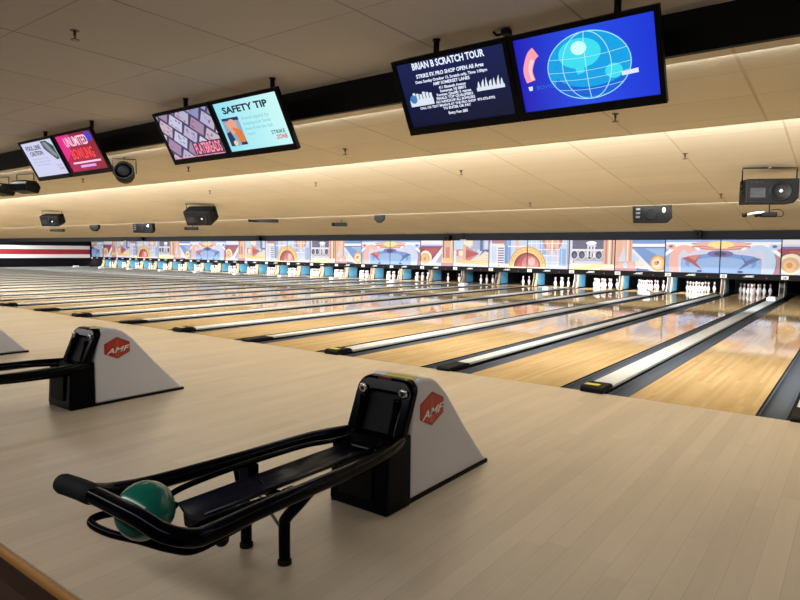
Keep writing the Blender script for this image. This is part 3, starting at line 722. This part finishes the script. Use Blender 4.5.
def pic_safety(m, ms, w, z0, z1):
    ms += [em('safe_letter', '#141b33'), em('safe_text', '#7fb6c0'), em('safe_photo', '#8fa8c8'), em('safe_skin', '#e5a58c'), em('safe_orange', '#e07f3a'), em('safe_navy', '#26345f'), em('safe_red', '#d84b6b'), em('safe_cream', '#e9d59a')]
    text_mb(m, 'SAFETY TIP', -.03, -.155, .068, 0, width=.70, depth=-.006, bold=.035)
    R2(m, 2, -.45, -.18, -.50, -.20)
    Q2(m, 5, [(-.45, -.20), (-.18, -.20), (-.18, -.235), (-.45, -.225)], -.0052)
    Q2(m, 3, ell(-.31, -.28, .07, .065, 16), -.0054); Q2(m, 4, [(-.33, -.30), (-.20, -.34), (-.18, -.47), (-.28, -.47)], -.0058); Q2(m, 5, [(-.45, -.36), (-.38, -.34), (-.33, -.50), (-.45, -.50)], -.0056)
    Q2(m, 3, [(-.42, -.25), (-.37, -.24), (-.30, -.36), (-.35, -.38)], -.006); Q2(m, 7, ell(-.36, -.47, .035, .03, 12), -.0062); Q2(m, 5, [(-.27, -.47), (-.18, -.47), (-.18, -.50), (-.28, -.50)], -.006)
    for s, z in (('Avoid injury by', -.245), ('keeping your hands', -.30), ('away from the ball', -.355), ('return', -.41)):
        text_mb(m, s, -.135, z, .034, 1, align='LEFT', width=(.12 if s == 'return' else .42), depth=-.006)
    text_mb(m, 'STRIKE', .33, -.435, .038, 0, width=.20, depth=-.006, bold=.01)
    text_mb(m, 'ZONE', .36, -.49, .042, 6, width=.16, depth=-.006, bold=.03)
def pic_foul(m, ms, w, z0, z1):
    ms += [em('foul_letter', '#2a2840'), em('foul_text', '#a9aed0'), em('foul_photo', '#3d4a55'), em('foul_green', '#7fa18a'), em('foul_lilac', '#a36fb0')]
    text_mb(m, 'FOUL LINE', -.17, -.15, .065, 0, width=.46, depth=-.006, bold=.03)
    text_mb(m, 'CAUTION', -.15, -.235, .065, 0, width=.40, depth=-.006, bold=.03)
    Q2(m, 2, [(.13, -.05), (.30, -.05), (.45, -.14), (.45, -.33), (.36, -.34), (.14, -.16)]); Q2(m, 3, [(.18, -.07), (.28, -.07), (.43, -.28), (.38, -.31)], -.0055); Q2(m, 4, [(.16, -.08), (.2, -.08), (.34, -.28), (.30, -.26)], -.0056)
    for s, z, ww in (('Please do not cross the', -.30, .5), ('foul line. Lanes are oiled', -.345, .52), ('and very slippery', -.39, .42)): text_mb(m, s, -.12, z, .026, 1, width=ww, depth=-.006, bold=.02)
    text_mb(m, 'STRIKE', .33, -.44, .035, 1, width=.18, depth=-.006, bold=.02); text_mb(m, 'ZONE', .36, -.49, .035, 4, width=.14, depth=-.006, bold=.02)
def pic_unl(m, ms, w, z0, z1):
    ms += [em('unl_pink', '#ffc8e0', 1.1), em('unl_red', '#ff4a3d', 1.1), em('unl_magenta', '#e02a86'), em('unl_violet', '#4a3fc0'), em('unl_lilac', '#d79cf0', 1.1)]
    Q2(m, 3, ell(.36, -.11, .10, .07, 18), -.0045); Q2(m, 2, ell(-.34, -.13, .12, .08, 18), -.0045); Q2(m, 2, [(-.487, z1), (-.1, z1), (-.3, -.3), (-.487, -.4)], -.0042)
    text_mb(m, 'UNLIMITED', 0, -.20, .13, 0, width=.62, depth=-.006, bold=.02)
    text_mb(m, 'BOWLING', .02, -.385, .15, 1, width=.60, depth=-.006, bold=.02)
    R2(m, 0, -.36, .40, -.45, -.425); R2(m, 4, -.20, .22, -.51, -.475, -.0055)
tv(-.585, 'television with white tournament lettering on navy, left one of the nearest pair', pole=-.11, art_fn=pic_tour, ground=gradient_em('tv_navy', '#0b1130', '#1c2554', 'Z', 1.))
tv(.468, 'large television showing a cyan globe on royal blue, topmost at right', pole=.25, art_fn=pic_globe, ground=gradient_em('tv_royal', '#2320b8', '#2038d6', 'X', 1., c2='#2a50e8'))
tv(-4.085, 'television showing flatbread photo with pink lettering, left in the middle pair', w=1.05, pole=.06, art_fn=pic_flat, ground=em('tv_flat_ground', '#4a4262'), zt=2.945)
tv(-3.022, 'television with pale cyan SAFETY TIP slide, right in the middle pair', w=1.05, pole=.42, art_fn=pic_safety, ground=gradient_em('tv_cyan', '#8fdcee', '#c8f6f2', 'X', 1.05, noise=.4), zt=2.945)
tv(-7.705, 'television with lilac white FOUL LINE CAUTION slide, leftmost of all screens', w=1.06, pole=.28, art_fn=pic_foul, ground=em('tv_foul_ground', '#cfd2f0', 1.), zt=2.965)
tv(-6.60, 'television with red and magenta UNLIMITED slide, beside the round spotlight at left', w=1.06, pole=.50, art_fn=pic_unl, ground=gradient_em('tv_red', '#b01f55', '#8c1f30', 'X', 1., noise=.8), zt=2.965)

# ------------------------------------------------------------------ hung speakers, spotlights, sprinklers
grille = mat('speaker_grille', '#0a0c10', .55, spec=.15); conem = mat('speaker_cone', '#06070a', .45, spec=.2); spk = mat('speaker_box', '#0c0e12', .5, spec=.15)
def ceil_z(y):
    if y < -1.36: return 3.05
    if y < .69: return 2.762-(y+1.31)*.071
    if y < 6.4: return 3.0-(y-.69)*.1214
    return 2.42-(y-6.41)*.1283
def speaker(x, y, label, yaw=0., sc=1., tilt=.25, drop=.09, detail=True):
    zc = ceil_z(y); w, h, dp = .66*sc, .35*sc, .30*sc
    zt = zc-drop
    d = empty('loudspeaker', (x, y, zt), label, 'loudspeaker', 'loudspeakers hung under the ceiling', rot=(0, 0, yaw))
    R_ = Matrix.Rotation(-tilt, 4, 'X')   # face looks down towards the viewer
    R_ = Matrix.Rotation(tilt, 4, 'X')
    def tr(mb): mb.v = [tuple(R_ @ Vector(v)) for v in mb.v]; return mb
    bm = MB().prism([(-w/2, -.015), (w/2, -.015), (w/2+.0, -h+.07*sc), (w/2-.06*sc, -h), (-w/2, -h)], 1, -dp/2, dp/2); tr(bm).build('cabinet', spk, d, bevel=.012)
    g = MB().box(-w/2+.02, w/2-.03, -dp/2-.012, -dp/2, -h+.04, -.035); tr(g).build('front_panel', grille, d, bevel=.004)
    M_ = R_ @ Matrix.Translation((.10*sc, -dp/2-.012, -h/2-.01)) @ Matrix.Rotation(PI/2, 4, 'X')
    wf = MB().lathe([(.138*sc, 0), (.138*sc, .010), (.125*sc, .012), (.11*sc, .004), (.04*sc, .002)], 24, 0, M_).build('woofer', conem, d)
    MB().lathe([(.026*sc, .0), (.024*sc, .012), (.012*sc, .018)], 14, 0, M_).build('dust_cap', mat('dust_cap', '#c8ccd4', .25, metal=.6), wf)
    hn = MB()
    hx0, hx1, hz0, hz1 = -w/2+.05*sc, -w/2+.24*sc, -h+.08*sc, -h+.21*sc
    cxh, czh = (hx0+hx1)/2, (hz0+hz1)/2
    hn.add([(hx0, -dp/2-.014, hz0), (hx1, -dp/2-.014, hz0), (hx1, -dp/2-.014, hz1), (hx0, -dp/2-.014, hz1), (cxh-.03*sc, -dp/2-.0125, czh-.02*sc), (cxh+.03*sc, -dp/2-.0125, czh-.02*sc), (cxh+.03*sc, -dp/2-.0125, czh+.02*sc), (cxh-.03*sc, -dp/2-.0125, czh+.02*sc)],
           [(0, 1, 5, 4), (1, 2, 6, 5), (2, 3, 7, 6), (3, 0, 4, 7), (4, 5, 6, 7)])
    tr(hn).build('horn', mat('horn_grey', '#1b1e24', .4, spec=.25), d, fix=False)
    for k in range(3):
        M2 = R_ @ Matrix.Translation((-w/2+(.06+k*.065)*sc, -dp/2-.012, -.055*sc-.01)) @ Matrix.Rotation(PI/2, 4, 'X')
        MB().lathe([(.016*sc, 0), (.014*sc, .006)], 10, 0, M2).build('port', conem, d)
    # U bracket
    ww = w/2+.012
    pv = R_ @ Vector((0, 0, -h*.45))
    up = [(-ww, pv.y, pv.z), (-ww, pv.y*.5, drop-.05), (-ww, 0, drop-.012), (ww, 0, drop-.012), (ww, pv.y*.5, drop-.05), (ww, pv.y, pv.z)]
    MB().tube(up, .009, 8).build('bracket', black, d)
    MB().lathe([(.03, drop-.02), (.03, drop)], 12).build('ceiling_mount', steel, d)
    for s in (-1, 1):
        for k in range(2):
            MB().lathe([(.02, 0), (.02, .022)], 10, 0, Matrix.Translation((s*(ww-.005), pv.y-.03+k*.0, pv.z-.04+k*.09)) @ Matrix.Rotation(s*PI/2, 4, 'Y')).build('knob', blackp, d)
    return d
speaker(.99, 3.98, 'large black loudspeaker in a bracket, at upper right over the nearest lanes', yaw=.42, sc=1.0, drop=.16, tilt=.0)
speaker(-12.1, 4.0, 'black loudspeaker in a bracket, angled, over the middle lanes', yaw=.4, sc=1.2, drop=.13, tilt=.5)
speaker(-19.9, 3.7, 'small-looking black loudspeaker in a bracket, over the far left lanes', yaw=.5, sc=1.05, drop=.13, tilt=.35)
def wedge(x, y, label, yaw=0., sc=1.):
    zc = ceil_z(y+.34); w, h, dp = .70*sc, .34*sc, .24*sc
    d = empty('loudspeaker', (x, y, zc), label, 'loudspeaker', 'loudspeakers hung under the ceiling', rot=(0, 0, yaw))
    MB().prism([(-w/2, 0), (w/2, 0), (w/2+.02, -h+.09*sc), (w/2-.06*sc, -h), (-w/2+.02, -h)], 1, -dp/2, dp/2).build('cabinet', blackm, d, bevel=.008)
    M_ = Matrix.Translation((-.02, -dp/2-.002, -h/2)) @ Matrix.Rotation(PI/2, 4, 'X')
    MB().lathe([(.115*sc, 0), (.115*sc, .008), (.10*sc, .004), (.03*sc, .001)], 20, 0, M_).build('woofer', grille, d)
    M_ = Matrix.Translation((w/2-.14*sc, -dp/2-.002, -.10*sc)) @ Matrix.Rotation(PI/2, 4, 'X') @ Matrix.Diagonal((.7, 1.2, 1, 1))
    MB().lathe([(.045*sc, 0), (.042*sc, .01), (.02*sc, .014)], 14, 0, M_).build('tweeter', mat('tweeter_silver', '#dfe3ea', .2, metal=.3), d)
    for k in range(3): MB().box(-w/2+.05, -w/2+.13, -dp/2-.006, -dp/2, -.10*sc-k*.075*sc, -.06*sc-k*.075*sc).build('control_label', mat('label_grey', '#50545c', .5), d)
    return d
wedge(-1.29, 6.75, 'flat black loudspeaker with a silver tweeter, tight under the ceiling left of the large one', yaw=.35)
wedge(-19.4, 6.75, 'flat black loudspeaker tight under the ceiling, above the far left murals', yaw=.6, sc=1.05)

def spot(x, y, zt, label, r=.10, L=.26, yaw=0., pitch=-.5, yoke=True, name='spotlight', cat='spotlight', m=blackm, zc=None):
    zc = ceil_z(y) if zc is None else zc
    d = empty(name, (x, y, zt), label, cat, 'stage spotlights under the ceiling')
    M_ = Matrix.Rotation(yaw, 4, 'Z') @ Matrix.Rotation(PI/2+pitch, 4, 'X')
    MB().lathe([(r*.55, -L*.55), (r*.85, -L*.45), (r, -L*.2), (r, L*.45), (r*1.06, L*.46), (r*1.06, L*.52), (r*.9, L*.52), (r*.85, L*.40)], 20, 0, M_).build('lamp_housing', m, d)
    MB().lathe([(r*.86, L*.40), (r*.5, L*.43), (.01, L*.44)], 18, 0, M_).build('lens', mat('lens_dark', '#050608', .5, spec=.05), d)
    if yoke:
        c, s = math.cos(yaw), math.sin(yaw); w = r*1.15
        zz = zc-zt-.004
        MB().tube([(-w*c, -w*s, 0), (-w*c, -w*s, zz*.75), (-w*c, -w*s, zz*.9), (w*c, w*s, zz*.9), (w*c, w*s, zz*.75), (w*c, w*s, 0)], .007, 8).build('yoke', m, d)
        MB().tube([(0, 0, zz*.9-.005), (0, 0, zz)], .012, 8).build('hanger', m, d)
    return d
spot(-6.82, -1.02, 2.50, 'round black spotlight hanging right of the leftmost pair of screens', r=.14, L=.22, yaw=.9, pitch=-.35)
# flood light, box shaped
def flood(x, y, zt, label, yaw=0., sc=1., w=.42):
    zc = ceil_z(y)
    d = empty('floodlight', (x, y, zt), label, 'floodlight', 'stage spotlights under the ceiling', rot=(0, 0, yaw))
    zz = zc-zt-.002
    MB().prism([(-.16, -.04), (-.13, -.16), (.10, -.20), (.15, -.08), (.10, .0), (-.12, .01)], 0, -w/2, w/2).build('lamp_housing', blackm, d, bevel=.015)
    for k in range(6): MB().box(-w/2+.03+k*w*.15, -w/2+.045+k*w*.15, -.12, .12, -.02, .03).build('cooling_fin', blackm, d)
    MB().box(-w/2+.03, w/2-.03, -.168, -.150, -.14, -.05).build('lens', MATS['lens_dark'], d)
    MB().tube([(-w/2-.015, 0, -.06), (-w/2-.015, 0, zz-.02), (w/2+.015, 0, zz-.02), (w/2+.015, 0, -.06)], .008, 8).build('yoke', blackm, d)
    return d
flood(-10.25, -1.0, 2.57, 'black box floodlight in a yoke, left of and below the leftmost screen', yaw=.25)
flood(-11.25, -1.0, 2.57, 'black floodlight almost cut off by the left edge under the beam', yaw=.1)
def smallproj(x, y, label, body=blackm, arm=None, yaw=0., L=.30, r=.06, drop=.13):
    zc = ceil_z(y)
    d = empty('small_spotlight', (x, y, zc-drop), label, 'small spotlight', 'small spotlights over the lanes', rot=(0, 0, yaw))
    MB().box(-L/2, L/2, -r, r, -r*.9, r*.9).build('body', body, d, bevel=.015)
    MB().lathe([(r*.8, 0), (r*.9, .10), (r*.7, .11)], 14, 0, Matrix.Translation((-L/2, 0, 0)) @ Matrix.Rotation(-PI/2, 4, 'Y')).build('nozzle', body, d)
    MB().tube([(0, 0, r*.8), (0, 0, drop-.003)], .010, 8).build('stem', body, d)
    return d
d = smallproj(.70, 6.9, 'small camera-like spotlight with white arm and looped cable, under the large loudspeaker', yaw=.3, L=.24, r=.05, drop=.25)
MB().tube([(-.08, -.02, .04), (-.22, -.03, .035), (-.36, -.03, .0)], .018, 10, 0, 4).build('arm', white, d)
MB().tube([(-.36, -.03, 0), (-.43, -.04, -.01)], .035, 12).build('head', blackm, d)
MB().tube([(.02, 0, .08), (.14, 0, .095), (.22, 0, .04), (.20, 0, -.03), (.1, 0, -.02)], .007, 8, 0, 5).build('cable', blackm, d)
smallproj(-10.2, 7.5, 'small black spotlight left of the shield-shaped one, over the middle murals', yaw=.5, L=.34)
smallproj(-12.65, 6.75, 'long slim black spotlight right of the angled loudspeaker', yaw=.9, L=.80, r=.055, drop=.10)
smallproj(-17.6, 7.6, 'small black spotlight just under the angled loudspeaker', yaw=.5, L=.40)
smallproj(-27.6, 7.4, 'tiny black spotlight under the far left bracketed loudspeaker', yaw=.6, L=.55, drop=.11)
def shield(x, y, label, sc=1.):
    zc = ceil_z(y+.2)
    d = empty('dome_speaker', (x, y, zc-.002), label, 'dome speaker', 'dome speakers over the lanes', rot=(0, 0, .6))
    pr = [(-.14*sc, 0), (.14*sc, 0), (.14*sc, -.12*sc), (.06*sc, -.20*sc), (0, -.215*sc), (-.06*sc, -.20*sc), (-.14*sc, -.12*sc)]
    MB().prism(pr, 1, -.09, .09, 0).build('housing', blackm, d, bevel=.015)
    MB().box(-.09*sc, .09*sc, -.098, -.09, -.10*sc, -.05*sc).build('face_plate', grille, d)
    return d
shield(-8.2, 6.8, 'small black shield-shaped speaker above the centre murals')
shield(-23.0, 6.75, 'small black dome speaker above the far left murals, between two loudspeakers', 1.3)
def header_cam(x, zt, label, w=.16, h=.22):
    d = empty('aiming_camera', (x, 10.08, zt), label, 'camera', 'small cameras on the dark header')
    MB().box(-w/2, w/2, -.10, .05, -h, -h*.35).build('body', blackm, d, bevel=.01)
    MB().tube([(0, 0, -h*.4), (0, 0, 0), (-w*.7, 0, .01)], .013, 8, 0, 3).build('bracket', blackm, d)
    MB().lathe([(.035, 0), (.04, .03), (.03, .035)], 12, 0, Matrix.Translation((0, -.10, -h*.66)) @ Matrix.Rotation(PI/2, 4, 'X')).build('lens', MATS['lens_dark'], d)
    MB().box(-.03, .03, -.02, .07, -h*.6, -h*.4).build('mount_plate', blackm, d)
    return d
for x, z, l, w, h in [(-1.08, 2.03, 'black camera on the dark header, right of the flat loudspeaker', .17, .24), (-8.15, 1.97, 'black camera on the dark header left of the thin rod, near the centre', .22, .25),
                      (-16.9, 2.0, 'black camera on the dark header, right of the angled loudspeaker', .26, .26), (-25.2, 2.0, 'tiny black camera on the header under the far flat loudspeaker', .28, .22)]:
    header_cam(x, z, l, w, h)
def rod(x, label):
    d = empty('hanging_rod', (x, 10.10, ceil_z(10.1)), label, 'hanging rod', 'rods at the dark header')
    MB().tube([(0, 0, .0), (0, 0, -.20)], .012, 8).build('rod', blackm, d)
    MB().box(-.10, .10, -.02, .02, -.23, -.19).build('tag', mat('tag_grey', '#9aa0aa', .5), d)
    MB().box(-.06, .06, -.015, .015, -.03, .0).build('clamp', blackm, d)
rod(-7.6, 'thin black rod with a pale tag, just right of the centre camera')
rod(-26.7, 'thin black rod with a pale tag at the far left end of the header')

# sprinklers
sp_m = mat('brass_dark', '#4a4036', .4, metal=.7)
sp0 = None
def sprinkler(x, y, label):
    global sp0
    if sp0 is None:
        sp0 = empty('sprinkler', (0, 0, 0), '', 'sprinkler', 'ceiling sprinkler heads')
        MB().lathe([(.035, 0), (.032, -.008)], 14).build('escutcheon', sp_m, sp0)
        MB().lathe([(.012, -.008), (.010, -.045)], 10).build('stem', sp_m, sp0)
        MB().lathe([(.006, -.040), (.006, -.07), (.032, -.072), (.032, -.076)], 12).build('deflector', sp_m, sp0)
        o = sp0
    else: o = copy_tree(sp0)
    o.location = (x, y, ceil_z(y)+.004); o['label'] = label
for x, y, l in [(-2.86, -3.62, 'sprinkler head on the grey near ceiling, upper left'), (-3.26, -.07, 'sprinkler head on the cream soffit between the middle and nearest screens'), (.17, -.14, 'sprinkler head just below the globe television'),
                (-6.52, -.13, 'sprinkler head just below the flatbread television'), (-9.75, -.2, 'sprinkler head just below the leftmost screens'), (.11, 2.96, 'sprinkler head on the right lit ceiling bay, above the flat loudspeaker'),
                (.12, 5.62, 'sprinkler head left of the large loudspeaker, low on the bay'), (-3.34, 2.9, 'sprinkler head on the lit bay below the tournament television'), (-6.72, 2.92, 'sprinkler head on the lit bay right of the middle screens'),
                (-10.08, 2.87, 'sprinkler head on the lit bay above the angled loudspeaker'), (-3.39, 5.7, 'sprinkler head low on the lit bay at the centre right'), (-12.9, -.2, 'sprinkler head under the beam at the left edge')]:
    sprinkler(x, y, l)
# small projector on the near ceiling above the screens
d = empty('ceiling_camera', (-.62, -1.85, 3.05), 'tiny black camera on the ceiling above the gap of the nearest screens', 'camera')
MB().tube([(-.05, 0, 0), (-.02, 0, -.03), (.04, 0, -.03)], .010, 8, 0, 3).build('arm', blackm, d)
MB().box(.03, .09, -.03, .03, -.045, -.01).build('body', blackm, d)
d.location = (-.20, -1.75, 3.05)

# ------------------------------------------------------------------ light
def area(name, loc, sx, sy, power, col, rot):
    l = bpy.data.lights.new(name, 'AREA'); l.shape = 'RECTANGLE'; l.size = sx; l.size_y = sy; l.energy = power; l.color = col
    o = bpy.data.objects.new(name, l); COL.objects.link(o); o.location = loc; o.rotation_euler = rot
    return o
WC = (1.0, .96, .90); XC = (XL+XR)/2; LX = XR-XL-.6
def aim(o, d): o.rotation_euler = Vector(d).to_track_quat('-Z', 'Y').to_euler(); return o
# cove lamps behind the lips (long fluorescent runs), split in sections; also used for added fill
def run(y, z, d, w, power, col=WC, parts=3, sy=.10):
    L = LX/parts
    for i in range(parts):
        o = area('cove_or_fill_light', (XL+.3+L*(i+.5), y, z), L, sy, power/parts, col, (0, 0, 0))
        dv = Vector(d).normalized(); zax = -dv; xax = Vector((1, 0, 0)); yax = zax.cross(xax)
        o.rotation_euler = Matrix((xax, yax, zax)).transposed().to_euler()
run(.86, 2.80, (0, .8, -.18), 0, 3000)
run(6.50, 2.37, (0, .9, -.25), 0, 500)
run(10.45, 1.84, (0, .95, -.12), 0, 1900, (1., .97, .93), sy=.16)
# added fill light over the approach and behind the viewer, no lamps seen there
run(-7.2, 3.0, (0, .25, -1), 0, 680, (1., .97, .95), sy=.5)  # added ambient fill from the seating side
run(-1.22, 2.74, (0, .35, -1), 0, 430, WC, sy=.1)  # extra fill under the soffit, brightens the approach
# pin deck lamps behind the masks
for x0, x1, p in ((-25, -8.2, 520), (-8, -7, 12), (-6, -5, 10), (-5, -1.1, 130)):
    o = area('pin_deck_lamp', ((x0+x1)/2*P, 17.42, .60), (x1-x0)*P, .10, p*1.5, (1., .97, .95), (0, 0, 0))
    dv = Vector((0, .55, -.75)).normalized(); zax = -dv; xax = Vector((1, 0, 0)); yax = zax.cross(xax)
    o.rotation_euler = Matrix((xax, yax, zax)).transposed().to_euler()
w = bpy.data.worlds.new('world'); bpy.context.scene.world = w; w.use_nodes = True
w.node_tree.nodes['Background'].inputs[0].default_value = (.5, .5, .5, 1); w.node_tree.nodes['Background'].inputs[1].default_value = .02

# ------------------------------------------------------------------ camera
F = 616.3229; yaw = .6415; pit = .0788; roll = .0101
fw = Vector((-math.sin(yaw)*math.cos(pit), math.cos(yaw)*math.cos(pit), -math.sin(pit)))
r = Vector((math.cos(yaw), math.sin(yaw), 0)); up = r.cross(fw)
Rr = r*math.cos(roll)+up*math.sin(roll); Uu = up*math.cos(roll)-r*math.sin(roll)
cd = bpy.data.cameras.new('camera'); cam = bpy.data.objects.new('camera', cd); COL.objects.link(cam)
cam.matrix_world = Matrix((( Rr.x, Uu.x, -fw.x, 2.083), (Rr.y, Uu.y, -fw.y, -6.0246), (Rr.z, Uu.z, -fw.z, 1.3831), (0, 0, 0, 1)))
cd.sensor_width = 36; cd.lens = F*36/800; cd.clip_end = 200
sc = bpy.context.scene; sc.camera = cam
sc.view_settings.view_transform = 'Standard'; sc.view_settings.look = 'None'; sc.view_settings.exposure = 0; sc.view_settings.gamma = 1
sc.view_settings.use_curve_mapping = False
